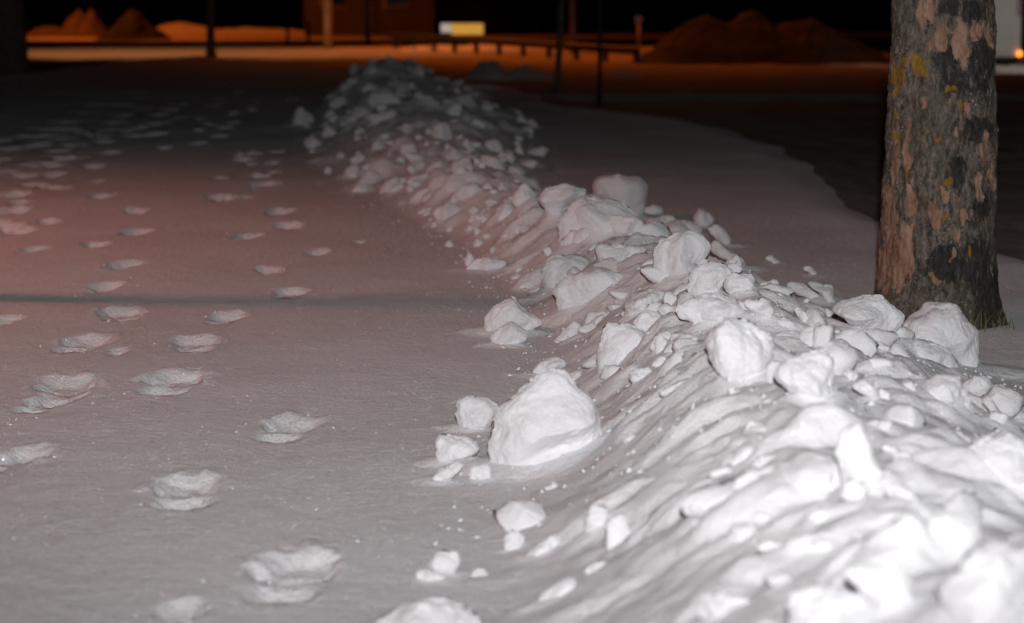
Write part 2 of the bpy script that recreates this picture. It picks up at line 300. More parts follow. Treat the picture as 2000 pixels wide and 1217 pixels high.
CH = [
 (A_((800,90),(850,62),(900,70),(935,52),(960,85),(1060,85),(1115,150),(1105,210),(1080,290),(1060,350),(880,350),(800,180)), 'jagged snow turret with a tiny spike, highest block on the ridge crest'),
 (A_((570,360),(640,250),(700,190),(800,180),(960,230),(1050,300),(1080,400),(900,440),(700,450),(590,510),(560,440)), 'broad smooth-faced snow block under the jagged turret on the crest'),
 (A_((455,190),(500,140),(620,122),(760,160),(720,230),(600,280),(550,350),(500,290)), 'pinkish overhanging snow slab leaning against the block below the turret'),
 (A_((875,340),(920,305),(1060,315),(1100,400),(1030,440),(920,420)), 'small square snow block stuck to the front of the turret block'),
 (A_((590,460),(650,400),(750,370),(900,420),(850,480),(700,500),(600,530)), 'low curved snow shelf at the foot of the turret block'),
 (A_((530,740),(640,660),(800,600),(950,640),(1015,690),(980,760),(850,850),(680,890),(570,870),(550,800)), 'large pointed wedge of snow lying on its side at the ridge foot'),
 (A_((465,620),(540,555),(690,540),(800,580),(720,640),(600,700),(530,790),(490,720)), 'grey snow slab propped up directly behind the large pointed wedge'),
 (A_((795,490),(830,475),(1000,480),(1130,500),(1040,570),(930,620),(820,590)), 'grey flat-topped snow block in shadow between the wedge and the turret'),
 (A_((1140,500),(1180,440),(1280,410),(1420,410),(1500,480),(1450,560),(1380,640),(1330,750),(1180,750),(1150,620)), 'tall white snow block with a slanting groove down its right side'),
 (A_((1490,430),(1580,500),(1690,560),(1690,650),(1600,590),(1500,540)), G1),
 (A_((1380,640),(1450,590),(1590,600),(1650,650),(1560,720),(1540,790),(1400,800),(1330,780)), 'rounded snow block leaning on the tall grooved block'),
 (A_((1555,700),(1600,650),(1700,650),(1745,690),(1740,780),(1650,800),(1570,770)), 'small round snow ball sitting on the block beside the tall grooved one'),
 (A_((965,830),(1040,780),(1150,735),(1250,770),(1290,820),(1160,870),(1080,890),(1010,950),(965,940)), 'blocky snow shelf with a sharp left edge below the tall grooved block'),
 (A_((1280,860),(1360,800),(1540,765),(1640,820),(1700,900),(1600,920),(1500,980),(1400,970),(1300,920)), 'creased snow boulder with two vertical folds in the middle of the ridge'),
 (A_((1160,860),(1210,825),(1280,850),(1280,900),(1210,915)), G1),
 (A_((1020,950),(1090,860),(1190,900),(1215,970),(1150,1010),(1100,1030)), G1),
 (A_((830,990),(870,945),(1000,950),(1080,975),(1100,1060),(1090,1140),(1000,1200),(860,1260),(800,1240),(815,1100)), 'upright square-topped snow pillar at the ridge edge behind the biggest boulder'),
 (A_((1180,1140),(1260,1020),(1330,1000),(1430,1040),(1370,1090),(1280,1140)), G1),
 (A_((1110,1080),(1165,1015),(1240,990),(1260,1010),(1200,1100),(1140,1130)), G1),
 (A_((135,1000),(150,910),(210,830),(310,780),(350,850),(480,920),(495,960),(400,990),(300,1000),(180,1030)), 'angular snow chunk alone on the path edge, with a smaller one in front'),
 (A_((160,1040),(220,980),(310,935),(405,1010),(390,1050),(300,1090),(210,1095)), 'small pointed snow chunk in front of the lone angular chunk'),
 (A_((30,620),(75,570),(150,550),(220,570),(320,575),(250,620),(150,640),(60,645)), 'flat jagged snow plate lying on reddish snow beyond the tree shadow'),
 (A_((1380,320),(1420,262),(1480,290),(1510,340),(1470,380),(1400,370)), 'small upright snow knob against the dark ground right of the turret'),
 (A_((1090,260),(1160,240),(1220,280),(1180,300),(1090,310)), G1), (A_((1090,340),(1230,300),(1290,330),(1210,370),(1110,375)), G1),
 (A_((1180,390),(1230,345),(1330,335),(1430,370),(1450,420),(1330,430)), G1), (A_((1450,380),(1530,360),(1600,440),(1610,500),(1520,450)), G1),
 (A_((285,220),(330,170),(380,110),(440,180),(440,230),(380,260),(310,250)), 'pear-shaped snow clod with a pointed top beside the pinkish overhanging slab'),
 (A_((225,260),(265,220),(300,250),(330,290),(260,305),(220,290)), G4), (A_((315,400),(340,365),(400,370),(390,410),(330,415)), G4),
 (A_((325,330),(380,310),(460,250),(470,270),(400,320),(340,350)), G4), (A_((380,580),(470,505),(560,530),(500,560),(400,590)), G4),
 (A_((100,330),(130,295),(165,330),(140,355)), G4), (A_((370,460),(395,435),(420,460),(390,475)), G4), (A_((290,680),(330,655),(370,670),(330,692)), G4),
 (A_((340,730),(390,700),(450,715),(420,745),(360,750)), G4), (A_((400,770),(450,730),(500,760),(480,790),(420,785)), G4), (A_((320,640),(345,605),(375,630),(350,650)), G4),
 (B_((90,560),(120,470),(190,410),(350,420),(460,520),(470,640),(480,740),(380,800),(250,790),(150,720),(100,640)), 'big rounded snow boulder with a softly pitted face, high on the near crest'),
 (B_((470,730),(560,640),(680,590),(740,570),(805,630),(810,760),(830,880),(780,920),(640,880),(560,850)), 'lumpy horned snow block right against the big rounded boulder'),
 (B_((775,370),(860,310),(950,280),(1060,285),(1150,340),(1225,400),(1150,500),(1060,540),(960,480),(850,410)), 'broad domed snow block just in front of the tree, next to the widest block'),
 (B_((1225,400),(1290,380),(1340,320),(1500,325),(1570,400),(1615,470),(1630,620),(1650,720),(1580,750),(1480,640),(1200,590),(1130,560),(1170,480)), 'widest smooth snow block on the ridge, right at the tree base'),
 (B_((1150,600),(1200,560),(1270,525),(1380,535),(1470,600),(1520,690),(1480,720),(1350,700),(1200,620)), 'smooth loaf-shaped snow dome in front of the widest block by the tree'),
 (B_((1310,800),(1390,740),(1530,720),(1530,790),(1580,850),(1590,930),(1645,1040),(1500,960),(1400,900),(1300,850)), 'cone-like snow lump with a spreading skirt below the loaf-shaped dome'),
 (B_((1530,790),(1600,735),(1680,740),(1720,810),(1730,870),(1640,840),(1560,830)), 'small rounded snow lump right beside the cone-like one'),
 (B_((1750,920),(1800,900),(1860,930),(1870,975),(1800,970)), G3), (B_((870,480),(930,465),(1000,530),(1010,590),(930,550)), G3),
 (B_((470,500),(600,485),(760,510),(860,550),(900,600),(880,640),(800,640),(640,580),(480,540)), 'long sloping snow slab behind the lumpy horned block'),
 (B_((820,660),(900,625),(950,640),(945,685),(850,690)), G3), (B_((570,360),(620,340),(650,390),(740,470),(680,470),(620,420)), G3),
 (B_((380,210),(480,190),(505,230),(470,270),(400,255)), G3), (B_((520,230),(570,200),(660,230),(730,280),(750,330),(690,310),(600,270)), G3),
 (B_((620,200),(720,205),(800,230),(800,290),(830,320),(780,340),(720,260)), 'hook-shaped snow lump on the crest short of the domed block by the tree'),
 (B_((900,800),(970,755),(1040,790),(1075,850),(1060,910),(990,850)), G3), (B_((450,440),(530,400),(590,440),(580,475),(480,470)), G3),
 (B_((280,310),(400,300),(470,340),(470,420),(420,430),(350,370)), G3), (B_((1180,360),(1230,330),(1295,350),(1270,390),(1210,395)), G3),
 (B_((1130,300),(1180,260),(1290,240),(1400,300),(1330,330),(1200,330)), 'soft snow drift heaped against the foot of the tree trunk'),
 (B_((1440,1060),(1500,1040),(1580,1100),(1600,1150),(1520,1130)), G3), (B_((410,70),(450,55),(515,95),(470,105)), G3), (B_((620,120),(670,115),(720,160),(690,175)), G3),
 (B_((1640,860),(1700,860),(1750,960),(1740,1000),(1680,940)), G3), (B_((1040,700),(1110,690),(1180,740),(1150,770),(1080,740)), G3), (B_((1180,770),(1250,750),(1330,780),(1310,815),(1230,800)), G3),
 (B_((1050,640),(1090,625),(1120,660),(1100,680)), G3), (B_((1710,790),(1760,785),(1780,805),(1740,815)), G3), (B_((470,600),(520,590),(545,620),(510,650),(475,640)), G3),
 (B_((1010,560),(1070,545),(1120,570),(1130,595),(1050,590)), G3), (B_((850,720),(910,700),(960,740),(900,770)), G3),
 (B_((1520,1180),(1640,1090),(1760,1075),(1890,1100),(1960,1300),(1800,1420),(1640,1330)), 'large flat snow slab on the outer slope below the cone-like lump'),
 (C_((590,430),(620,340),(680,220),(740,130),(830,70),(890,50),(940,70),(1010,130),(1080,180),(1120,260),(1115,350),(1080,430),(1000,470),(890,500),(800,560),(640,550),(610,500)), 'largest white snow boulder, standing upright and pointed on the path at the ridge foot'),
 (C_((440,250),(455,190),(500,165),(590,190),(650,230),(620,300),(530,345),(460,320)), 'crumbly snow chunk just behind and left of the largest upright boulder'),
 (C_((350,400),(360,355),(450,355),(510,370),(570,410),(540,440),(440,470),(360,500)), 'boxy snow chunk with a square corner beside the largest upright boulder'),
 (C_((330,570),(400,490),(460,475),(490,500),(420,550),(340,580)), 'thin tilted snow flake in front of the boxy chunk'),
 (C_((505,520),(520,495),(600,490),(610,550),(560,570),(515,560)), 'small snow lump touching the foot of the largest upright boulder'),
 (C_((780,80),(830,20),(900,-5),(960,10),(960,45),(880,50),(800,90)), 'low snow lump peeping out behind the largest upright boulder'),
 (C_((1240,70),(1300,40),(1370,60),(1310,100),(1260,135)), G4), (C_((1210,390),(1250,350),(1280,360),(1220,400)), G4),
 (C_((660,850),(690,800),(735,790),(770,840),(740,880),(670,885)), 'small round snow ball lying alone on the slope in front of the largest boulder'),
 (C_((760,910),(830,850),(890,805),(940,830),(880,900),(820,920)), 'tilted oval snow lump beside the small round ball'),
 (C_((1035,760),(1060,690),(1110,668),(1180,710),(1170,770),(1090,830),(1045,820)), 'egg-shaped snow lump standing at the end of a row of lumps on the foreground slope'),
 (C_((320,950),(350,890),(460,885),(465,960),(420,1010),(340,1000)), 'blurred snow lump with a tail, out on the smooth path in the foreground'),
 (C_((240,1000),(320,960),(400,1000),(400,1030),(310,1035)), G4),
 (C_((80,1210),(200,1140),(310,1100),(400,1100),(500,1150),(570,1217),(560,1300),(100,1300)), 'broad blurred white snow mound cut off by the bottom of the picture'),
 (C_((810,1130),(880,1050),(970,1005),(1010,1030),(930,1110),(830,1150)), G2), (C_((1030,990),(1080,935),(1150,940),(1090,1000)), G2),
 (C_((1060,1110),(1140,1050),(1220,1020),(1190,1060),(1090,1115)), G2), (C_((1140,650),(1230,580),(1320,550),(1412,520),(1412,560),(1280,620),(1180,680)), G2),
 (C_((850,600),(890,570),(930,585),(880,610)), G4), (C_((1250,790),(1320,720),(1400,690),(1400,740),(1330,800)), G2),
 (D_((210,400),(300,310),(400,220),(550,180),(740,180),(900,230),(930,280),(800,300),(600,290),(400,370),(250,420)), 'upper long snow ledge along the top of the foreground hump'),
 (D_((40,590),(150,500),(330,460),(470,420),(600,370),(760,300),(900,310),(950,400),(990,560),(930,640),(700,600),(480,600),(200,650),(60,660)), 'long broad bright snow slab across the foreground hump'),
 (D_((930,280),(970,170),(1050,145),(1100,200),(1130,300),(1190,400),(1200,550),(1010,570),(960,420)), 'peaked snow block split by a crack from the long broad slab'),
 (D_((1190,470),(1260,450),(1330,480),(1380,560),(1410,640),(1340,640),(1260,570),(1200,540)), G2), (D_((1150,250),(1240,250),(1310,300),(1320,325),(1220,300)), G2),
 (D_((1390,700),(1450,650),(1560,620),(1700,660),(1710,730),(1640,820),(1500,880),(1380,870)), 'blurred white snow cube above the glaring block in the foreground corner'),
 (D_((1480,1040),(1600,950),(1660,860),(1760,790),(1900,800),(1990,850),(1990,1300),(1520,1300)), 'glaring overexposed snow block in the very front of the ridge, largest of the blurred ones'),
 (D_((650,1120),(690,1050),(800,1020),(980,1040),(1090,1080),(1120,1150),(1110,1270),(670,1270)), 'flat-topped glaring snow block beside the largest blurred one at the bottom'),
 (D_((960,950),(1080,900),(1250,900),(1340,960),(1360,1100),(1300,1217),(1150,1200),(1100,1080)), 'blurred domed snow block behind the flat-topped glaring one'),
 (D_((340,790),(350,690),(450,680),(550,720),(500,750),(400,790)), G2), (D_((450,650),(500,610),(580,615),(610,660),(520,680)), G2),
 (D_((480,800),(560,770),(680,790),(740,830),(680,870),(540,870)), G2), (D_((780,620),(850,600),(910,640),(890,680),(770,680)), G2),
 (D_((740,790),(860,760),(970,800),(920,840),(780,830)), G2), (D_((1000,740),(1150,700),(1350,700),(1370,800),(1320,890),(1200,870),(1080,790)), 'sloping blurred snow slab left of the white cube in the foreground'),
 (D_((280,1000),(380,930),(500,950),(420,1010),(300,1040)), G2), (D_((180,1170),(200,1070),(300,1050),(480,1080),(400,1160),(250,1250)), G2),
 (D_((520,960),(640,930),(700,980),(600,1030)), G2), (D_((460,360),(520,310),(640,300),(640,340),(520,380)), G2),
 (D_((190,110),(250,60),(320,45),(300,80),(220,115)), G2), (D_((610,130),(640,95),(700,100),(700,130),(640,150)), G2), (D_((340,150),(350,120),(400,130),(390,160)), G2),
 (E_((1075,1050),(1090,990),(1150,955),(1230,965),(1265,1010),(1220,1060),(1130,1075)), 'rounded pale snow chunk lying at the ridge foot below the pear-shaped clod'),
 (E_((1110,880),(1180,790),(1250,730),(1300,760),(1400,800),(1480,840),(1400,880),(1200,930),(1130,915)), 'broad snow block on the ridge beyond the pear-shaped clod'),
 (E_((1200,920),(1260,850),(1340,830),(1415,880),(1390,910),(1260,955)), 'creased snow block half buried in front of the broad block'),
 (E_((570,890),(610,840),(650,830),(700,870),(640,900)), G4), (E_((620,850),(650,790),(690,745),(770,780),(720,830),(660,860)), 'pointed snow chunk at the ridge edge, nearest the far footprints'),
 (E_((790,900),(830,850),(890,835),(920,870),(860,915)), G4), (E_((410,770),(430,730),(470,750),(450,785)), G4), (E_((520,790),(560,755),(610,780),(580,810)), G4),
 (E_((220,470),(235,400),(270,360),(310,400),(340,450),(300,490),(240,495)), 'pale triangular snow clod at the far left foot of the ridge'),
 (E_((660,360),(710,280),(790,275),(880,310),(880,370),(760,380)), 'largest dim snow slab on the face of the far hump'),
 (E_((710,450),(770,400),(850,385),(860,430),(780,470)), G5), (E_((950,290),(1000,280),(1080,340),(1100,380),(1020,370)), G5),
 (E_((400,550),(415,490),(450,480),(500,530),(480,560)), G5), (E_((540,470),(580,420),(640,410),(620,450),(570,485)), G5), (E_((880,510),(900,470),(950,475),(950,510),(910,530)), G5),
 (E_((1020,530),(1060,495),(1130,520),(1110,550)), G5), (E_((1250,600),(1285,560),(1320,610),(1350,670),(1280,630)), G4), (E_((1140,680),(1200,630),(1270,660),(1260,700),(1180,705)), G4),
 (E_((940,700),(980,670),(1040,680),(1020,720),(960,725)), G4), (E_((840,700),(880,670),(920,690),(890,725)), G4), (E_((1640,470),(1680,440),(1730,490),(1690,505)), G5),
 (E_((900,840),(960,790),(1080,770),(1100,800),(1000,850),(920,860)), G4), (E_((910,760),(940,720),(990,740),(960,780)), G4), (E_((460,700),(500,650),(550,660),(520,700)), G4),
 (E_((560,700),(620,650),(680,680),(640,720),(590,730)), G4), (E_((780,680),(820,640),(840,650),(800,690)), G4), (E_((1460,700),(1510,670),(1560,690),(1500,720)), G5),
 (E_((970,1030),(1020,985),(1090,985),(1040,1030)), G4), (E_((1290,1010),(1330,970),(1370,990),(1320,1030)), G4), (E_((1360,1020),(1420,980),(1460,1010),(1400,1040)), G4),
 (E_((1280,1070),(1330,1020),(1390,1030),(1340,1090)), G4), (E_((1270,1130),(1300,1085),(1350,1110),(1310,1140)), G4), (E_((1570,1120),(1600,1090),(1660,1100),(1630,1140)), G4),
 (E_((1040,920),(1070,880),(1105,900),(1080,935)), G4), (E_((1395,960),(1430,925),(1480,945),(1440,980)), G4), (E_((1320,1140),(1400,1110),(1490,1105),(1420,1140),(1340,1155)), G4),
]
def dome(x, y, rx, ry, h, rot, k):
    j0, j1 = np.searchsorted(ys, [y - 1.6 * ry - rx, y + 1.6 * ry + rx]); i0, i1 = np.searchsorted(xs, [x - 1.6 * rx - ry, x + 1.6 * rx + ry])
    if j1 - j0 < 2 or i1 - i0 < 2: return
    a, b = X[j0:j1, i0:i1] - x, Y[j0:j1, i0:i1] - y; c, s = math.cos(rot), math.sin(rot)
    u, v = (a * c + b * s) / rx, (-a * s + b * c) / ry
    r = np.sqrt(u * u + v * v) + .22 * fbm(u * 1.7 + k * 3.3, v * 1.7, k * .9, 3)
    Z[j0:j1, i0:i1] += h * np.clip(1 - np.clip(r, 0, 1) ** 2.4, 0, 1)
rd = random.Random(77)
for k in range(620):           # half buried clods that are one with the ridge
    d = 2.9 * (29 / 2.9) ** rd.random(); xl, xr = np.interp(d, RS[:, 0], RS[:, 1]), np.interp(d, RS[:, 0], RS[:, 4])
    x = xl + (xr - xl) * (.02 + .93 * rd.betavariate(1.3, 1.4)); w_ = (.022 + .075 * rd.random() ** 2) * (.8 + d / 20)
    dome(x, d, w_, w_ * rd.uniform(.6, 1.2), w_ * rd.uniform(.12, .42) * min(1, .25 + d / 12), rd.uniform(-.5, .9), k)
for k in range(70):            # broad soft lumps of the near hump
    d = rd.uniform(3.0, 5.8); xl, xr = np.interp(d, RS[:, 0], RS[:, 1]), np.interp(d, RS[:, 0], RS[:, 4]); x = xl + (xr - xl) * rd.uniform(.15, .9)
    w_ = rd.uniform(.05, .13); dome(x, d, w_ * 1.25, w_ * .7, w_ * rd.uniform(.2, .36), rd.uniform(-.3, .3), k + 900)
for (pts, lab) in CH:          # snow drifted up round each chunk
    P = np.array(pts, float); w, h = np.ptp(P[:, 0]), np.ptp(P[:, 1]); g = hit(P[P[:, 1] > P[:, 1].max() - .25 * h, 0].mean(), min(P[:, 1].max() - .05 * h, 1290)); sc_ = g[1] / FPX
    dome(g[0], g[1] + w * sc_ * .3, w * sc_ * .80, w * sc_ * .6, min(h * sc_ * .14, .02), rd.uniform(-.3, .3), int(g[0] * 100) % 50)
GV = np.stack([X, Y, Z], -1).reshape(-1, 3); nx = len(xs); ny = len(ys)
ii = (np.arange(ny - 1)[:, None] * nx + np.arange(nx - 1)[None, :]).ravel()
GF = np.stack([ii, ii + 1, ii + nx + 1, ii + nx], -1)
fr = (RHT.ravel()[GF].mean(1) > .012); fo = (SD.ravel()[GF].mean(1) > .15) & ~fr
def part_mesh(name, mask, mat):
    F = GF[mask]; used, inv = np.unique(F, return_inverse=True)
    return mesh_obj(name, GV[used], inv.reshape(-1, 4), mat)
tag(part_mesh('snow_ground', ~fr & ~fo, SNOW), 'smooth fresh snow covering the path, pitted with boot prints', kind='structure')
tag(part_mesh('road', fo, ROADM), 'dark packed dirty snow of the road beyond the fresh snow', kind='structure')
tag(part_mesh('snow_ridge', fr, RIDGE), 'long low ridge of ploughed snow strewn with broken chunks, running beside the footprints', 'snow ridge')

# ------------------------------------------------------------------ snow chunks
def poly_radius(P, c, n):
    ang = np.arange(n) * 2 * math.pi / n; out = np.zeros(n); m = len(P)
    for k, a in enumerate(ang):
        d = np.array([math.cos(a), math.sin(a)]); best = 0
        for i in range(m):
            p, q = P[i] - c, P[(i + 1) % m] - c; e = q - p; den = d[0] * e[1] - d[1] * e[0]
            if abs(den) < 1e-12: continue
            t = (p[0] * e[1] - p[1] * e[0]) / den; s = (p[0] * d[1] - p[1] * d[0]) / den
            if t > 0 and -1e-6 <= s <= 1 + 1e-6: best = max(best, t)
        out[k] = best
    bad = out <= 0
    if bad.any(): out[bad] = out[~bad].mean()
    k = np.array([1, 2, 3, 2, 1.]) / 9
    for _ in range(1): out = sum(k[j] * np.roll(out, j - 2) for j in range(5))
    return ang, out
def outline_chunk(idx, pts, flat=.0):
    """traced outline (photo pixels) -> closed lump standing on the snow where its lower edge touches it"""
    P = np.array(pts, float); w, h = np.ptp(P[:, 0]), np.ptp(P[:, 1])
    yb_ = P[:, 1].max(); xb = P[P[:, 1] > yb_ - .25 * h, 0].mean()
    g = hit(xb, min(yb_ - .05 * h, 1290)); d0 = g[1]
    wm, hm = w * d0 / FPX, h * d0 / FPX
    D = .5 * min(.95 * math.sqrt(wm * hm), 1.1 * wm) * (1.0 + .1 * math.sin(idx * 2.3)); dc = d0 + D * .5
    Q = np.array([pix(x, y, dc)[[0, 2]] for x, y in P])
    a = 0
    x0, y0 = Q[:, 0], Q[:, 1]; x1, y1 = np.roll(x0, -1), np.roll(y0, -1); cr = x0 * y1 - x1 * y0
    A = cr.sum() / 2; c = np.array([((x0 + x1) * cr).sum(), ((y0 + y1) * cr).sum()]) / (6 * A)
    big = max(w, h); n = int(np.clip(big * .7, 36, 120)) // 2 * 2; m = n // 2
    ang, rad = poly_radius(Q, c, n)
    mf = int(m * .62); rg = np.concatenate([np.sin(np.linspace(0, 1, mf + 1) * math.pi / 2) ** .8, 1 - np.linspace(0, 1, m - mf + 1)[1:] ** 1.5]); sg = np.concatenate([-np.ones(mf + 1), np.ones(m - mf)])
    SP, PH = np.meshgrid(rg, ang, indexing='ij'); RR = np.tile(rad, (m + 1, 1)); sp = SP
    dp = sg[:, None] * np.clip(1 - sp ** 3.8, 0, 1) ** .5                    # flat-fronted, round-shouldered
    st = sp ** 1.6; ct = -sg[:, None] * np.sqrt(np.clip(1 - st * st, 0, 1))
    U = c[0] + RR * sp * np.cos(PH); W = c[1] + RR * sp * np.sin(PH); V = dc + D * dp
    r_ = np.random.default_rng(100 + idx)
    un, wn_ = (U - c[0]) / (rad.mean() + 1e-9), (W - c[1]) / (rad.mean() + 1e-9)
    pl = r_.normal(size=(5, 2)) * .75; of = r_.uniform(-.1, .35, 5)
    fac = np.min([of[k] + pl[k, 0] * un + pl[k, 1] * wn_ for k in range(5)], 0)   # creased front planes
    fac = np.clip(fac, -.9, .5)
    V = V - D * .62 * fac * np.clip(-dp, 0, 1) ** .6 + .35 * D * un * 0
    size = math.sqrt(wm * hm); o3 = r_.uniform(0, 90, 3)
    nrm = np.stack([st * np.cos(PH), -ct, st * np.sin(PH)], -1)
    def n3(f, oc): return fbm(U / size * f + o3[0], V / size * f + o3[1], W / size * f + o3[2], oc)
    disp = size * (.075 * n3(2.0, 2) - .018 * (1 - np.minimum(1, np.abs(n3(1.5, 1)) * 3)) ** 2 + .012 * n3(6, 3)) + .0032 * n3(size / .013, 2)
    PT = np.stack([U, V, W], -1) + nrm * disp[..., None]
    base = np.array([c[0], dc, float(g[2])])
    Vv = PT.reshape(-1, 3) - base
    idm = np.arange((m + 1) * n).reshape(m + 1, n)
    F = np.stack([idm[:-1], np.roll(idm, -1, 1)[:-1], np.roll(idm, -1, 1)[1:], idm[1:]], -1).reshape(-1, 4)
    return Vv, F, base
GN = {G1, G2, G3, G4, G5}
for i, (pts, lab) in enumerate(CH):
    V_, F_, b_ = outline_chunk(i, pts)
    o = mesh_obj('snow_chunk', V_, F_, CHUNK, loc=b_)
    if lab in GN: tag(o, LG[lab], 'snow chunk', lab)
    else: tag(o, lab, 'snow chunk', 'snow chunks broken off the ridge')

# small lumps: shared meshes, each its own object
def height_at(x, y):
    x, y = np.atleast_1d(x).astype(float), np.atleast_1d(y).astype(float)
    i = np.clip(np.searchsorted(xs, x) - 1, 0, nx - 2); j = np.clip(np.searchsorted(ys, y) - 1, 0, ny - 2)
    a, b = (x - xs[i]) / (xs[i + 1] - xs[i]), (y - ys[j]) / (ys[j + 1] - ys[j])
    return (Z[j, i] * (1 - a) + Z[j, i + 1] * a) * (1 - b) + (Z[j + 1, i] * (1 - a) + Z[j + 1, i + 1] * a) * b
def lump_mesh(k):
    r_ = np.random.default_rng(500 + k); n, m = 22, 12
    TH, PH = np.meshgrid(np.linspace(0, math.pi, m + 1), np.arange(n) * 2 * math.pi / n, indexing='ij')
    d = np.stack([np.sin(TH) * np.cos(PH), np.sin(TH) * np.sin(PH), np.cos(TH)], -1)
    N_ = r_.normal(size=(11, 3)); N_ /= np.linalg.norm(N_, axis=1)[:, None]; D_k = r_.uniform(.55, 1, 11)
    q = np.clip(np.einsum('ijk,lk->ijl', d, N_), .05, 1) / D_k
    rad = 1 / (np.sum(q ** 9, -1) ** (1 / 9)); rad = np.minimum(rad, 1.5) * (1 + .12 * fbm(d[..., 0] * 3 + k * 7, d[..., 1] * 3, d[..., 2] * 3, 3))
    V_ = (d * rad[..., None]).reshape(-1, 3); idm = np.arange((m + 1) * n).reshape(m + 1, n)
    F_ = np.stack([idm[:-1], idm[1:], np.roll(idm, -1, 1)[1:], np.roll(idm, -1, 1)[:-1]], -1).reshape(-1, 4)
    return V_, F_
lumps = []
for k in range(12):
    V_, F_ = lump_mesh(k); me_o = mesh_obj('snow_lump', V_, F_, CHUNK); lumps.append(me_o.data); bpy.data.objects.remove(me_o)
ZN = [  # distance range, lateral range as share of the ridge (0 left foot, 1 right foot), count, size range, label, group
    ((19, 29.5), (.02, .98), 90, (.03, .085), 'snow clod packed into the far hump of the ridge', 'clods of the far hump'),
    ((12, 19), (.0, .95), 74, (.022, .075), 'snow lump scattered over the middle stretch of the ridge', 'lumps of the middle stretch'),
    ((8.2, 12), (-.1, .9), 52, (.015, .050), 'snow lump between the turret block and the path', 'lumps below the turret'),
    ((5.0, 8.2), (.05, .92), 84, (.012, .048), 'snow lump among the big blocks by the tree', 'lumps among the big blocks'),
    ((3.0, 5.0), (.0, .8), 34, (.014, .045), 'blurred snow lump on the foreground hump', 'lumps of the foreground hump')]
for (d0, d1), (a0, a1), cnt, (s0, s1), lab, grp in ZN:
    for k in range(cnt):
        d = random.uniform(d0, d1); xl, xr = np.interp(d, RS[:, 0], RS[:, 1]), np.interp(d, RS[:, 0], RS[:, 4])
        u = random.betavariate(1.4, 1.6); x = xl + (xr - xl) * (a0 + (a1 - a0) * u)
        s = s0 + (s1 - s0) * random.random() ** 2
        o = bpy.data.objects.new('snow_lump', lumps[random.randrange(12)]); COL.objects.link(o)
        o.location = (x, d, float(height_at(x, d)[0]) + s * .12); o.rotation_euler = (random.uniform(-.5, .5), random.uniform(-.5, .5), random.uniform(0, 6.3))
        o.scale = (s * random.uniform(.8, 1.4), s * random.uniform(.8, 1.4), s * random.uniform(.6, 1.0)); q = 'small' if s < s0 + .12 * (s1 - s0) else ('big' if s > s0 + .5 * (s1 - s0) else 'mid-sized')
        q += ' flat' if o.scale.z < .62 * max(o.scale.x, o.scale.y) else ' round'; tag(o, q + ' ' + lab, 'snow lump', q + ' ' + grp)
# loose crumbs, too many to count
def crumbs(n, sampler, s0, s1):
    pts = np.array([sampler() for _ in range(n)]); z = height_at(pts[:, 0], pts[:, 1]); sz = s0 + (s1 - s0) * rng.random(n) ** 2.2
    T = np.array([(1, 0, .1), (-.5, .87, 0), (-.5, -.87, .1), (.1, .1, 1), (-.6, -.1, .7)])
    V_ = (T[None] + rng.uniform(-.3, .3, (n, 5, 3))) * sz[:, None, None]; th = rng.uniform(0, 6.3, n)
    x, y = V_[..., 0].copy(), V_[..., 1].copy(); V_[..., 0] = x * np.cos(th)[:, None] - y * np.sin(th)[:, None]; V_[..., 1] = x * np.sin(th)[:, None] + y * np.cos(th)[:, None]
    V_ += np.stack([pts[:, 0], pts[:, 1], z - .25 * sz], -1)[:, None]
    F_ = np.array([(0, 1, 3), (1, 2, 4), (1, 4, 3), (2, 0, 3), (2, 3, 4), (0, 2, 1)])[None] + (np.arange(n) * 5)[:, None, None]
    return V_.reshape(-1, 3), F_.reshape(-1, 3)
def on_path():
    d = 3.4 * (14 / 3.4) ** random.random(); return (random.uniform(-.23, .05) * d, d)
def on_ridge():
    d = 4.6 * (20 / 4.6) ** random.random(); xl, xr = np.interp(d, RS[:, 0], RS[:, 1]), np.interp(d, RS[:, 0], RS[:, 4])
    return (xl - .12 + (xr - xl + .15) * random.betavariate(1.15, 1.2), d)
def at_print():
    c = PC[random.randrange(len(PC))]; return (c[0] + random.gauss(0, .07), c[1] + random.gauss(0, .13))
PC = [gnd(p[0], p[1]) for p in PR[:40]]
parts_ = [crumbs(1500, on_path, .0008, .0034), crumbs(4600, on_ridge, .0018, .011), crumbs(420, at_print, .002, .009)]
cv, cf, k = [], [], 0
for V_, F_ in parts_: cv.append(V_); cf.append(F_ + k); k += len(V_)
cv, cf = np.concatenate(cv), np.concatenate(cf)
tag(mesh_obj('snow_crumbs', cv, cf, CHUNK, smooth=False), 'loose snow crumbs strewn over the ridge, the path and the boot prints', 'snow crumbs', kind='stuff')

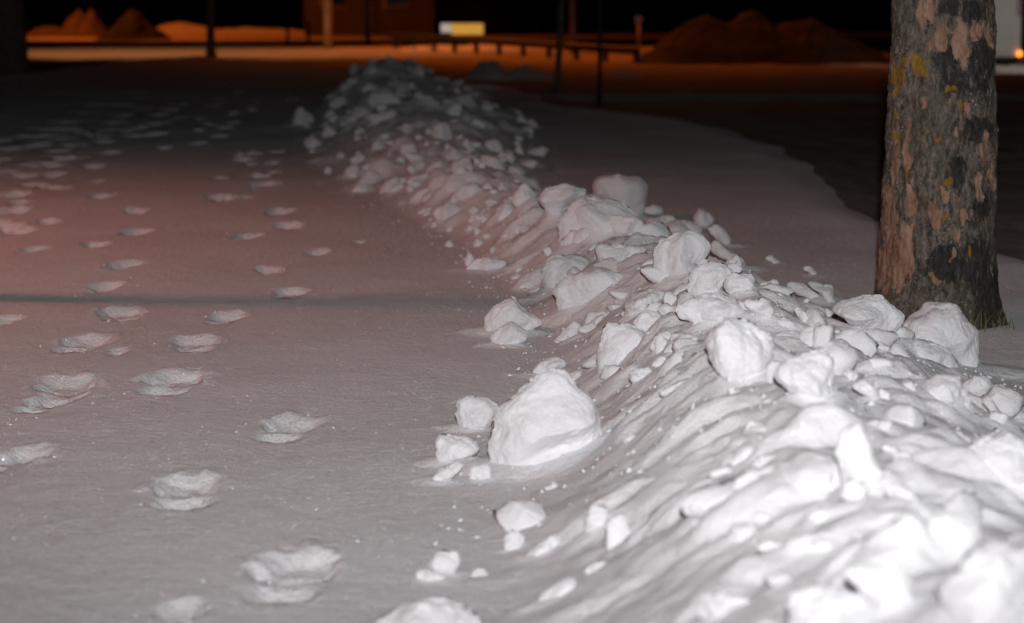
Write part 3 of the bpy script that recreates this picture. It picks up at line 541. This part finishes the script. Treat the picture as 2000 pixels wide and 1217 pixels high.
# ------------------------------------------------------------------ trees
def bark_mat(name, attr=True):
    m, N, L, p = new_mat(name); p.inputs['Roughness'].default_value = .9; p.inputs['Specular IOR Level'].default_value = .15
    tc = N.new('ShaderNodeTexCoord'); mp = N.new('ShaderNodeMapping'); mp.inputs['Scale'].default_value = (1, 1, .45); L.new(tc.outputs['Object'], mp.inputs['Vector'])
    def noise(s, d=6, r=.65, src=None):
        n = N.new('ShaderNodeTexNoise'); n.inputs['Scale'].default_value = s; n.inputs['Detail'].default_value = d; n.inputs['Roughness'].default_value = r
        L.new((src or mp).outputs[0], n.inputs['Vector']); return n
    def ramp(src, stops):
        r = N.new('ShaderNodeValToRGB'); e = r.color_ramp.elements
        while len(e) < len(stops): e.new(.5)
        for k, (pos, c) in enumerate(stops): e[k].position = pos; e[k].color = tuple(c) + (1,) if len(c) == 3 else c
        L.new(src, r.inputs[0]); return r
    def mix(f, a, b):
        x = N.new('ShaderNodeMix'); x.data_type = 'RGBA'; L.new(f, x.inputs[0]); L.new(a, x.inputs[6]); L.new(b, x.inputs[7]); return x.outputs[2]
    base = ramp(noise(62, 9, .8).outputs[0], [(.36, (.022, .021, .020)), (.46, (.105, .086, .072)), (.55, (.20, .165, .138)), (.66, (.35, .30, .27))])
    gm = ramp(noise(6, 5).outputs[0], [(.48, (0, 0, 0)), (.68, (.6, .6, .6))]); gcol = ramp(noise(80, 6, .75).outputs[0], [(.36, (.022, .025, .016)), (.64, (.165, .17, .115))])
    col = mix(gm.outputs[0], base.outputs[0], gcol.outputs[0])
    vo = N.new('ShaderNodeTexVoronoi'); vo.inputs['Scale'].default_value = 60; L.new(tc.outputs['Object'], vo.inputs['Vector'])
    spk = ramp(vo.outputs['Distance'], [(.16, (1, 1, 1)), (.26, (0, 0, 0))]); pat = ramp(noise(9, 3).outputs[0], [(.50, (0, 0, 0)), (.60, (1, 1, 1))])
    mm = N.new('ShaderNodeMath'); mm.operation = 'MULTIPLY'; L.new(spk.outputs[0], mm.inputs[0]); L.new(pat.outputs[0], mm.inputs[1])
    pale = N.new('ShaderNodeRGB'); pale.outputs[0].default_value = (.34, .33, .30, 1); col = mix(mm.outputs[0], col, pale.outputs[0])
    if attr:
        fine = noise(48, 7, .75)
        def amask(nm, lo, hi, amt=1.0):
            a = N.new('ShaderNodeAttribute'); a.attribute_name = nm
            s = N.new('ShaderNodeMath'); s.operation = 'MULTIPLY_ADD'; L.new(fine.outputs[0], s.inputs[0]); s.inputs[1].default_value = 2.3; L.new(a.outputs['Fac'], s.inputs[2])
            hf = N.new('ShaderNodeMath'); hf.operation = 'MULTIPLY'; hf.inputs[1].default_value = .5; L.new(s.outputs[0], hf.inputs[0])
            return ramp(hf.outputs[0], [(lo / 2, (0, 0, 0)), (hi / 2, (amt, amt, amt))]).outputs[0]
        dk = ramp(noise(70, 4).outputs[0], [(.35, (.018, .019, .019)), (.62, (.055, .055, .052)), (.72, (.20, .19, .17))]); col = mix(amask('dark', 1.46, 1.72, .92), col, dk.outputs[0])
        fl_ = ramp(noise(24, 6, .7).outputs[0], [(.635, (0, 0, 0)), (.67, (.8, .8, .8))])
        pc = ramp(noise(20, 6).outputs[0], [(.3, (.19, .105, .07)), (.5, (.39, .235, .16)), (.7, (.50, .33, .25))]); col = mix(fl_.outputs[0], col, pc.outputs[0]); col = mix(amask('peel', 1.55, 1.64, .95), col, pc.outputs[0])
        yc = ramp(noise(50, 4).outputs[0], [(.3, (.22, .11, .012)), (.7, (.42, .24, .03))]); col = mix(amask('yellow', 1.60, 1.85, .85), col, yc.outputs[0])
    L.new(col, p.inputs['Base Color'])
    bu = N.new('ShaderNodeBump'); bu.inputs['Distance'].default_value = .012; bu.inputs['Strength'].default_value = 1; L.new(noise(70, 9, .75).outputs[0], bu.inputs['Height']); L.new(bu.outputs[0], p.inputs['Normal'])
    return m
BARK = bark_mat('lichen_bark'); BARK2 = bark_mat('dark_bark', False)
def limbs(base, n, h, spread, r0, seed):
    r_ = random.Random(seed); mb = MB(); base = np.array(base, float)
    def grow(p, d, ln, r, lev):
        pts = [p]; q = p.copy(); dd = d.copy()
        for k in range(4):
            dd = dd + np.array([r_.gauss(0, .13), r_.gauss(0, .13), r_.gauss(.05, .08)]); dd /= np.linalg.norm(dd); q = q + dd * ln / 4; pts.append(q)
        mb.tube(pts, [r * (1 - .17 * k) for k in range(5)], 6 if lev < 2 else 4)
        if lev < 2:
            for k in range(4):
                j = r_.randint(2, 4); a = np.array([r_.gauss(0, 1), r_.gauss(0, 1), r_.uniform(.1, .9)]); a = dd * .7 + a / np.linalg.norm(a) * .8
                grow(pts[j], a / np.linalg.norm(a), ln * r_.uniform(.45, .65), r * .45, lev + 1)
    for k in range(n):
        t = 2 * math.pi * k / n + r_.uniform(-.4, .4); d = np.array([math.cos(t) * spread, math.sin(t) * spread, 1.0])
        grow(base + np.array([0, 0, -.12 * k]), d / np.linalg.norm(d), h, r0, 0)
    return mb
TX, TY = 1.44, 7.95
TZ = H(TX, TY) - .06
def main_tree():
    t = empty('tree', (TX, TY, TZ), 'thick tree trunk with peeling bark and yellow lichen rising behind the ridge', 'tree')
    n = 250; zz = np.concatenate([np.arange(0, 1.45, .0042), np.linspace(1.47, 4.6, 40)]); m = len(zz)
    PHI, ZZ = np.meshgrid(np.arange(n) * 2 * math.pi / n, zz, indexing='ij')[0].T, np.meshgrid(np.arange(n), zz, indexing='ij')[1].T
    def edge(py, px): return pix(px, py, TY)[0]
    rows = [(0, 1744, 1938), (120, 1741, 1940), (300, 1735, 1941), (420, 1727, 1942), (500, 1721, 1941), (570, 1716, 1940), (640, 1706, 1950), (690, 1690, 1966)]
    zr = np.array([pix(1000, r[0], TY)[2] - TZ for r in rows])[::-1]; cl = np.array([edge(r[0], r[1]) for r in rows])[::-1]; cr_ = np.array([edge(r[0], r[2]) for r in rows])[::-1]
    L_, R__ = np.interp(ZZ, zr, cl), np.interp(ZZ, zr, cr_)
    lean = np.clip(ZZ - zr[-1], 0, None); cx = (L_ + R__) / 2 + lean * .02; rad = (R__ - L_) / 2 * (1 - .09 * lean)
    cp, sp_ = np.cos(PHI), np.sin(PHI)
    wx, wy = cx + rad * cp, TY + rad * sp_
    flare = np.exp(-ZZ / .10) * .03 * (1 + .8 * np.cos(PHI * 5 + 1)); 
    # project for the traced bark patches, then repeat loosely round the back
    fy = wy; c_, s_ = math.cos(PITCH), math.sin(PITCH); zc = wy * c_ - (ZZ + TZ - HCAM) * s_; yc = wy * s_ + (ZZ + TZ - HCAM) * c_
    PX, PY = CX + FPX * wx / zc, CY - FPX * yc / zc
    front = sp_ < .12
    def spots(lst):
        f = np.zeros_like(PX)
        nx_, ny_ = 9 * fbm(PX / 22, PY / 45, 1, 3), 16 * fbm(PX / 22, PY / 45, 9, 3)
        for (a, b, ra, rb) in lst:
            X_, Y_, ra, rb = 1600 + a / 1.739, b / 1.739, ra / 1.739, rb / 1.739
            q = (np.abs((PX + nx_ - X_) / ra) ** 2.6 + np.abs((PY + ny_ - Y_) / rb) ** 2.6) ** (1 / 2.6)
            f = np.maximum(f, np.clip(1.35 - q * .85, 0, 1))
        return f
    back = lambda k, th: np.clip((fbm(np.cos(PHI) * 1.6 + k, np.sin(PHI) * 1.6, ZZ * 3, 3) - th) * 5, 0, .9)
    peel = spots([(345,30,13,40),(378,40,19,45),(415,120,21,50),(480,130,23,62),(490,190,14,32),(528,115,23,28),(570,120,11,50),(562,515,13,45),(538,640,13,42),
                  (255,560,12,95),(300,520,14,68),(240,740,20,120),(228,900,26,90),(275,880,20,90),(300,860,22,105),(308,680,14,48),(395,735,16,42),(430,660,17,25),(505,375,9,20),
                  (497,740,9,25),(450,870,12,12),(390,945,14,12),(470,800,14,20),(460,455,8,18),(470,665,12,12),(300,440,8,30),(350,350,7,16),(585,600,7,60)])
    dark = spots([(435,205,38,58),(545,230,38,90),(440,25,30,28),(540,440,50,36),(510,40,40,40),(470,580,30,50),(450,280,50,40),(550,700,30,60),(420,900,60,60),(520,880,50,80),(232,850,12,30),(560,1000,40,120)])
    yel = spots([(270,260,24,60),(345,225,28,46),(262,390,9,50),(440,300,30,18),(480,362,14,18),(403,475,12,9),(440,615,12,14),(325,690,6,11),(300,610,9,20),(430,750,20,14),(300,215,20,16),(515,850,6,40),(320,770,8,18),(255,470,8,16)]) * .9
    f_ = front.astype(float); peel = np.where(front, peel, back(3, .25)); dark = np.where(front, dark, back(11, .2)); yel = np.where(front, yel, back(23, .35))
    up = sstep(zr[-1] + .0, zr[-1] + .05, ZZ); peel = np.where(up > .5, back(3, .25), peel)
    plate = np.clip(fbm(cp * 3.2, sp_ * 3.2, ZZ * 7, 4), -1, 1)
    rel = .010 * fbm(cp * 1.3, sp_ * 1.3, ZZ * 3.5, 3) + .007 * plate + .004 * fbm(cp * 12, sp_ * 12, ZZ * 40, 3) + .005 * np.abs(fbm(cp * 7, sp_ * 7, ZZ * 9, 2)) - .0075 * sstep(.45, .62, peel + .12 * plate) + .004 * dark
    rr = rad + flare + rel
    V_ = np.stack([cx + rr * cp - TX, rr * sp_, ZZ], -1).reshape(-1, 3)
    idm = np.arange(m * n).reshape(m, n); F_ = np.stack([idm[:-1], np.roll(idm, -1, 1)[:-1], np.roll(idm, -1, 1)[1:], idm[1:]], -1).reshape(-1, 4)
    o = mesh_obj('trunk', V_, F_, BARK, t)
    for nm, arr in (('peel', peel), ('dark', dark), ('yellow', yel)):
        at = o.data.attributes.new(nm, 'FLOAT', 'POINT'); at.data.foreach_set('value', arr.reshape(-1).astype(np.float32))
    limbs((float(cx[-1, 0]) - TX, 0, 4.5), 5, 2.6, .8, .09, 4).build('crown', BARK2, t, True)
main_tree()
def simple_tree(loc, r, top, label, seed, flare=.3, lean=(0, 0), h=4.5):
    z = H(loc[0], loc[1]) - .05; t = empty('tree', (loc[0], loc[1], z), label, 'tree')
    n = 40; zz = np.concatenate([np.linspace(0, .6, 20), np.linspace(.65, h, 40)]); m = len(zz)
    PHI, ZZ = np.meshgrid(np.arange(n) * 2 * math.pi / n, zz)
    rr = r * (1 - .06 * ZZ) * (1 + flare * np.exp(-ZZ / .12)) * (1 + .06 * fbm(np.cos(PHI) * 2 + seed, np.sin(PHI) * 2, ZZ * 2, 4))
    V_ = np.stack([rr * np.cos(PHI) + lean[0] * ZZ, rr * np.sin(PHI) + lean[1] * ZZ, ZZ], -1).reshape(-1, 3)
    idm = np.arange(m * n).reshape(m, n); F_ = np.stack([idm[:-1], np.roll(idm, -1, 1)[:-1], np.roll(idm, -1, 1)[1:], idm[1:]], -1).reshape(-1, 4)
    mesh_obj('trunk', V_, F_, BARK2, t)
    limbs((lean[0] * h, lean[1] * h, h - .1), 5, top, .8, r * .5, seed).build('crown', BARK2, t, True)
simple_tree((-3.05, 8.72), .085, 2.0, 'trunk standing opposite the lichen tree, on the other side of the path', 3)
p = gnd(30, 148); simple_tree((p[0] - .05, p[1]), .27, 3, 'dark thick trunk at the far left edge of the path', 5, .1, (-.05, 0))
p = gnd(412, 112); simple_tree((p[0], p[1]), .085, 1.6, 'slim black young trunk on the far edge of the snowy path', 8, .9)
p = gnd(1088, 168); simple_tree((p[0], p[1]), .045, 1.2, 'very thin leaning dark sapling beside the road', 12, .3, (.05, 0), 3.2)

# grass blades at the foot of the lichen tree
GRASS = plain('dry_grass', (.16, .15, .06), .8); LEAF = plain('dead_leaf', (.22, .10, .045), .8)
def tuft(px, py, n, hh, label, d):
    c = pix(px, py, d); c[2] = H(c[0], c[1]); t = empty('grass_tuft', c, label, 'grass', 'grass at the tree foot')
    for k in range(n):
        a = random.uniform(0, 6.3); l = hh * random.uniform(.5, 1.2); b = random.uniform(.1, .6); w = .0022
        bx, by = random.gauss(0, .025), random.gauss(0, .015); pts = []
        for j in range(4):
            s = j / 3; pts.append((bx + math.cos(a) * b * l * s * s, by + math.sin(a) * b * l * s * s, l * s * (1 - .25 * b * s)))
        MB().tube(pts, [w, w * .85, w * .6, w * .15], 4).build('blade', GRASS, t)
tuft(1958, 655, 7, .055, 'sparse dry grass blades sticking out right of the trunk foot', 7.78)
tuft(1905, 640, 6, .085, 'taller grass blades leaning against the front of the trunk', 7.72)
lv = [(-.02, 0, 0), (0, .012, .008), (.03, .004, .016), (.005, -.012, .012), (-.02, 0, .003), (0, .012, .011), (.03, .004, .019), (.005, -.012, .015)]
c = hit(1748, 590); tag(mesh_obj('dead_leaf', lv, [[0, 3, 2, 1], [4, 5, 6, 7], [0, 1, 5, 4], [1, 2, 6, 5], [2, 3, 7, 6], [3, 0, 4, 7]], LEAF, loc=(c[0], c[1] - .02, c[2] + .015)), 'curled brown dead leaf in the snow at the trunk foot', 'leaf')

# ------------------------------------------------------------------ the road and what stands along it
METAL = plain('galvanised_metal', (.26, .26, .27), .55, .6); DARK = plain('dark_paint', (.02, .02, .022), .6); WOOD = plain('grey_post', (.42, .36, .30), .8)
for k, (p, e, c, aim, cone, bl) in enumerate(LAMPS):
    lab = ['street lamp with a reddish light standing off the path, beside the footprints', 'street lamp with tan light over the far road', 'plain pale post rising from the far road bank',
           'street lamp with deep orange light beyond the far road', 'street lamp with orange light behind the guard rail', 'street lamp with deep orange light near the dim brown building', 'street lamp with white light near the parked van'][k]
    base = (p[0], p[1], H(p[0], p[1]) - .1)
    if k == 4: base = (1.44, 57.0, base[2])
    if k == 5: base = (-4.2, 70.0, base[2])
    if k == 6: base = (p[0] + 1.5, p[1], base[2])
    if k == 3: base = (p[0] - 3.3, p[1] + 1.0, base[2])
    if k == 1: base = (p[0] - 2.6, p[1] + .5, base[2])
    if k == 0: base = (p[0] - 1.2, p[1] + .2, base[2])
    t = empty('street_lamp', base, lab, 'street lamp', 'street lamps'); hx, hy, hz = p[0] - base[0], p[1] - base[1], p[2] - base[2]
    r0 = .10 if k == 2 else .07
    MB().tube([(0, 0, 0), (0, 0, .9), (0, 0, hz * .6), (0, 0, hz - .1)], [r0 * 1.1, r0, r0 * .92, r0 * .7], 14).build('post', WOOD if k == 2 else METAL, t, True)
    if k != 2: MB().tube([(0, 0, hz - .12), (hx * .3, hy * .3, hz + .12), (hx * .8, hy * .8, hz + .1), (hx, hy, hz)], .03, 8).build('arm', METAL, t, True)
    hd = MB().box(hx - .3, hx + .3, hy - .13, hy + .13, hz - .06, hz + .06, .03).build('lamp_head', METAL, t)
p = gnd(1171, 187); t = empty('pole', (p[0], p[1], -.15), 'thin straight black pole standing in the snow beside the road', 'pole')
MB().tube([(0, 0, 0), (0, 0, 1), (0, 0, 2.6)], [.026, .024, .022], 10).build('shaft', DARK, t, True); MB().tube([(0, 0, 2.58), (0, 0, 2.62)], [.03, .02], 10).build('cap', DARK, t, True)
# guard rail
t = empty('guard_rail', (-3.2, 62, -.10), 'dark guard rail with short posts running along the orange lit roadside', 'guard rail')
g0, g1 = np.array((0., 0.)), np.array((5.6, -16.0))
def rl(s, z, off=0): q = g0 + (g1 - g0) * s; return (q[0] + off * .93, q[1] + off * .36, z - .1 * s)
prof = [(0, .46), (.03, .44), (.03, .41), (-.01, .39), (.03, .37), (.03, .34), (0, .32)]
V_ = [rl(s, z, -o) for s in np.linspace(0, 1, 13) for (o, z) in prof] + [rl(s, z, -o + .012) for s in np.linspace(0, 1, 13) for (o, z) in prof]
F_ = []
for a in range(12):
    for b in range(6):
        i = a * 7 + b; F_ += [[i, i + 1, i + 8, i + 7], [91 + i, 91 + i + 7, 91 + i + 8, 91 + i + 1]]
mesh_obj('rail', V_, F_, DARK, t, False)
for s in np.linspace(.02, .98, 11):
    q = rl(s, 0, .12); MB().box(q[0] - .06, q[0] + .06, q[1] - .05, q[1] + .05, -.2, .44 - .1 * s, .01).build('post', DARK, t)
# lit sign
YEL = plain('lit_yellow_panel', (.8, .6, .2), .4, emit=(1.0, .50, .09), es=.62, var=.03); WHT = plain('lit_white_panel', (.8, .8, .8), .4, emit=(1.0, .80, .70), es=.42, var=.03)
sd = 72.; a, b = pix(861, 46, sd), pix(944, 68, sd); zb, zt = b[2], a[2]
t = empty('light_sign', (a[0], sd, H(a[0], sd)), 'glowing low roadside sign, white at one end and yellow along the rest', 'sign'); z0 = H(a[0], sd); wd = b[0] - a[0]
MB().box(-.02, wd + .02, 0, .16, zb - z0 - .02, zt - z0 + .02, .02).build('case', DARK, t)
MB().box(0, wd * .24, -.02, -.002, zb - z0 + .07, zt - z0, .008).build('white_panel', WHT, t)
for k in range(5):
    hh = (zt - zb) / 5; MB().box(wd * .245, wd, -.02, -.002, zb - z0 + k * hh + .008, zb - z0 + (k + 1) * hh - .004, .008).build('yellow_slat', YEL, t)
for xx in (.15, wd - .15): MB().box(xx - .04, xx + .04, .04, .12, -.1, zb - z0 - .015).build('leg', DARK, t)
# snow piles along the road
def mound(px0, px1, ptop, pbase, d, peaks, label, mat=FARSNOW, seed=0, depth=1.4):
    a, b = pix(px0, pbase, d), pix(px1, pbase, d); w = b[0] - a[0]; cxm = (a[0] + b[0]) / 2; z0 = H(cxm, d) - .08
    hmax = pix(1000, ptop, d)[2] - z0; n, m = 90, 40
    U, V = np.meshgrid(np.linspace(-1, 1, n), np.linspace(-1, 1, m)); env = np.zeros_like(U)
    for (pc, ph, pw) in peaks: env = np.maximum(env, ph * np.exp(-((U - pc) / pw) ** 2))
    edge = np.clip(1 - np.maximum(np.abs(U), 0) ** 6, 0, 1)
    Zm = hmax * env * np.clip(1 - np.abs(V) ** 1.7, 0, 1) * edge
    Zm = Zm * (1 + .18 * fbm(U * 4 + seed, V * 2.5, seed, 5)) + .07 * hmax * fbm(U * 11, V * 7, seed + 3, 3) * np.clip(Zm / hmax * 4, 0, 1)
    Vv = np.stack([U * w / 2, V * depth, Zm], -1).reshape(-1, 3); idm = np.arange(n * m).reshape(m, n)
    F = np.stack([idm[:-1, :-1], idm[:-1, 1:], idm[1:, 1:], idm[1:, :-1]], -1).reshape(-1, 4)
    tag(mesh_obj('snow_pile', Vv, F, mat, loc=(cxm, d, z0)), label, 'snow pile', 'snow piles along the road')
mound(1215, 1760, 28, 122, 47, [(-.42, .88, .42), (-.08, 1.0, .36), (.22, .84, .6), (.62, .5, .4)], 'wide dark twin-peaked snow pile behind the road, beside the tree', seed=2, depth=2, mat=SHADED)
mound(175, 345, 24, 78, 78, [(0, 1, .55), (.4, .5, .4)], 'rounded dark brown snow pile in front of the orange bank', seed=5, depth=2, mat=SHADED)
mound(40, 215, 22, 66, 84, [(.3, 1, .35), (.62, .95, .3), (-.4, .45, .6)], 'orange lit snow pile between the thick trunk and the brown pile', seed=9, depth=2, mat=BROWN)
mound(270, 720, 44, 72, 92, [(-.7, 1, .5), (0, .62, .6), (.6, .4, .5)], 'long bright orange snow bank on the far side of the road', seed=14, depth=2)
mound(760, 1190, 84, 112, 60, [(-.6, .8, .6), (.1, 1, .7), (.7, .8, .4)], 'orange glowing snow bank under the guard rail', seed=17, depth=1.2)
mound(880, 1110, 118, 162, 36, [(-.35, 1, .45), (.3, .75, .5), (.75, .4, .4)], 'low lumpy snow bank lit faintly orange behind the far hump', seed=21, depth=.7)
mound(1700, 2100, 128, 152, 40, [(-.4, .9, .9), (.3, 1, .9)], 'low pale snow bank in front of the white van', seed=25, depth=.5)
mound(1170, 1275, 140, 150, 38, [(0, 1, .9)], 'small flat snow heap at the near side of the road', seed=31, depth=.4)
# marker post
REFL = plain('red_reflector', (.55, .10, .03), .3)
p = pix(1247, 95, 50); t = empty('marker_post', (p[0], 50, H(p[0], 50)), 'thin marker post with a round reddish reflector beside the twin-peaked pile', 'marker post'); zz_ = pix(1247, 38, 50)[2] - H(p[0], 50)
MB().tube([(0, 0, -.1), (0, 0, zz_)], .035, 8).build('post', WOOD, t, True)
MB().tube([(0, -.05, zz_), (0, -.02, zz_)], [.085, .085], 16).build('reflector', REFL, t)
for px in (562, 602):
    p = gnd(px, 84); t = empty('marker_post', (p[0], p[1], H(p[0], p[1])), 'short dark stake in front of the orange snow bank', 'marker post', 'stakes before the orange bank')
    MB().tube([(0, 0, -.1), (0, 0, .62)], .045, 8).build('post', DARK, t, True); MB().tube([(0, 0, .62), (0, 0, .66)], [.055, .03], 8).build('cap', DARK, t, True)
# building
WALL = plain('brown_render', (.05, .038, .03), .9, scale=2); ROOF = plain('dark_roof', (.04, .04, .045), .8); PANE = plain('dark_pane', (.01, .01, .012), .15); FRAME = plain('window_frame', (.22, .2, .18), .6)
bx0, bx1, by = -7.6, -2.85, 88.
t = empty('building', (bx0, by, -.13), 'dim brown building standing beyond the road behind the pale post', 'building'); w = bx1 - bx0
MB().box(0, w, 0, 7, -.2, 5).build('wall', WALL, t)
rf = MB(); rf.V = [(-.3, -.3, 5.01), (w + .3, -.3, 5.01), (w + .3, 7.3, 5.01), (-.3, 7.3, 5.01), (-.3, 3.5, 7), (w + .3, 3.5, 7)]; rf.F = [[0, 1, 5, 4], [2, 3, 4, 5], [0, 4, 3], [1, 2, 5], [3, 2, 1, 0]]; rf.build('roof', ROOF, t)
for xx in (.6, 2.9):
    f = MB().box(xx, xx + 1.0, -.06, -.003, 1.1, 2.4, .01).build('window', FRAME, t); MB().box(xx + .07, xx + .93, -.09, -.062, 1.17, 2.33).build('pane', PANE, f)
dr = MB().box(1.75, 2.6, -.05, -.003, 0, 2.1, .01).build('door', ROOF, t); MB().tube([(2.5, -.1, 1), (2.5, -.1, 1.12)], .02, 6).build('handle', METAL, dr)
# white van seen from behind
VANW = plain('white_van_paint', (.66, .65, .63), .45, var=.05, scale=3); TYRE = plain('tyre_rubber', (.02, .02, .02), .9); LIT = plain('lit_orange_lamp', (.9, .3, .05), .3, emit=(1.0, .27, .02), es=3, var=.02); RLIGHT = plain('dark_red_lens', (.16, .012, .01), .2)
VY = 44.; v1 = pix(1991, 110, VY); vr = v1[0]; vz = H(vr - 1, VY); vb = v1[2] - vz
t = empty('parked_van', (vr - 1.02, VY, vz), 'white van parked end-on behind the tree with one orange lamp lit', 'van', None, -math.atan2(vr - 1, VY))
body = MB(); x = 1.02
sec = [(-x, vb), (-x, 1.3), (-x * .96, 1.75), (-x * .86, 2.2), (-x * .70, 2.3), (x * .70, 2.3), (x * .86, 2.2), (x * .96, 1.75), (x, 1.3), (x, vb)]
ysx = [0, .06, 4.2, 4.9, 5.3]; scl = [(.985, 0), (1, 0), (1, 0), (.97, .85), (.9, 1.25)]
for yy, (sx_, cut) in zip(ysx, scl): body.V += [(sx * sx_, yy, min(sz, 2.3 - cut) if cut else sz) for sx, sz in sec]
for a in range(4):
    for b in range(10): body.F.append([a * 10 + b, a * 10 + (b + 1) % 10, a * 10 + 10 + (b + 1) % 10, a * 10 + 10 + b])
body.F += [list(range(9, -1, -1)), [40 + k for k in range(10)]]; body.build('body', VANW, t)
for s in (-1, 1):
    dr = MB().box(min(s * .01, s * .9), max(s * .01, s * .9), -.025, -.003, vb + .05, 2.12, .012).build('rear_door', VANW, t)
    MB().box(min(s * .12, s * .78), max(s * .12, s * .78), -.034, -.027, 1.25, 1.95, .004).build('window', PANE, dr)
    MB().box(min(s * .94, s * 1.01), max(s * .94, s * 1.01), -.03, -.003, .9, 1.35, .01).build('tail_light', RLIGHT, t)
    for yy in (1.0, 4.1):
        wl = MB(); wl.tube([(s * .78, yy, .33), (s * .98, yy, .33)], [.33, .33], 24); wl = wl.build('wheel', TYRE, t); MB().tube([(s * .985, yy, .33), (s * 1.0, yy, .33)], [.19, .16], 16).build('rim', METAL, wl)
MB().box(-.9, .9, -.10, -.002, vb - .10, vb - .01, .02).build('bumper', DARK, t)
MB().tube([(1.0, -.06, vb + .05), (1.0, -.03, vb + .05)], [.05, .05], 14).build('marker_lamp', LIT, t)
# dark wood closing the view
FOREST = plain('dark_spruce', (.018, .022, .016), .9, scale=3); mb = MB(); rw = random.Random(3)
for k in range(150):
    x, y = rw.uniform(-75, 75), rw.uniform(112, 145); h = rw.uniform(9, 17); z0 = -.3; tiers = 9; mb.tube([(x, y, z0), (x, y, h * .9)], [.16, .03], 5)
    for q in range(tiers):
        zb_ = z0 + .02 * h + h * .93 * q / tiers; r = (h * .23) * (1 - q / tiers) + .25; i = len(mb.V); nn = 11
        for j in range(nn):
            a_ = 2 * math.pi * j / nn; rr = r * rw.uniform(.65, 1.15); mb.V.append((x + rr * math.cos(a_), y + rr * math.sin(a_), zb_ - rw.uniform(0, .35)))
        mb.V.append((x, y, zb_ + h * .2))
        mb.F += [[i + j, i + (j + 1) % nn, i + nn] for j in range(nn)]
tag(mb.build('wood', FOREST), 'black spruce wood closing off the view beyond the road', 'wood', kind='stuff')
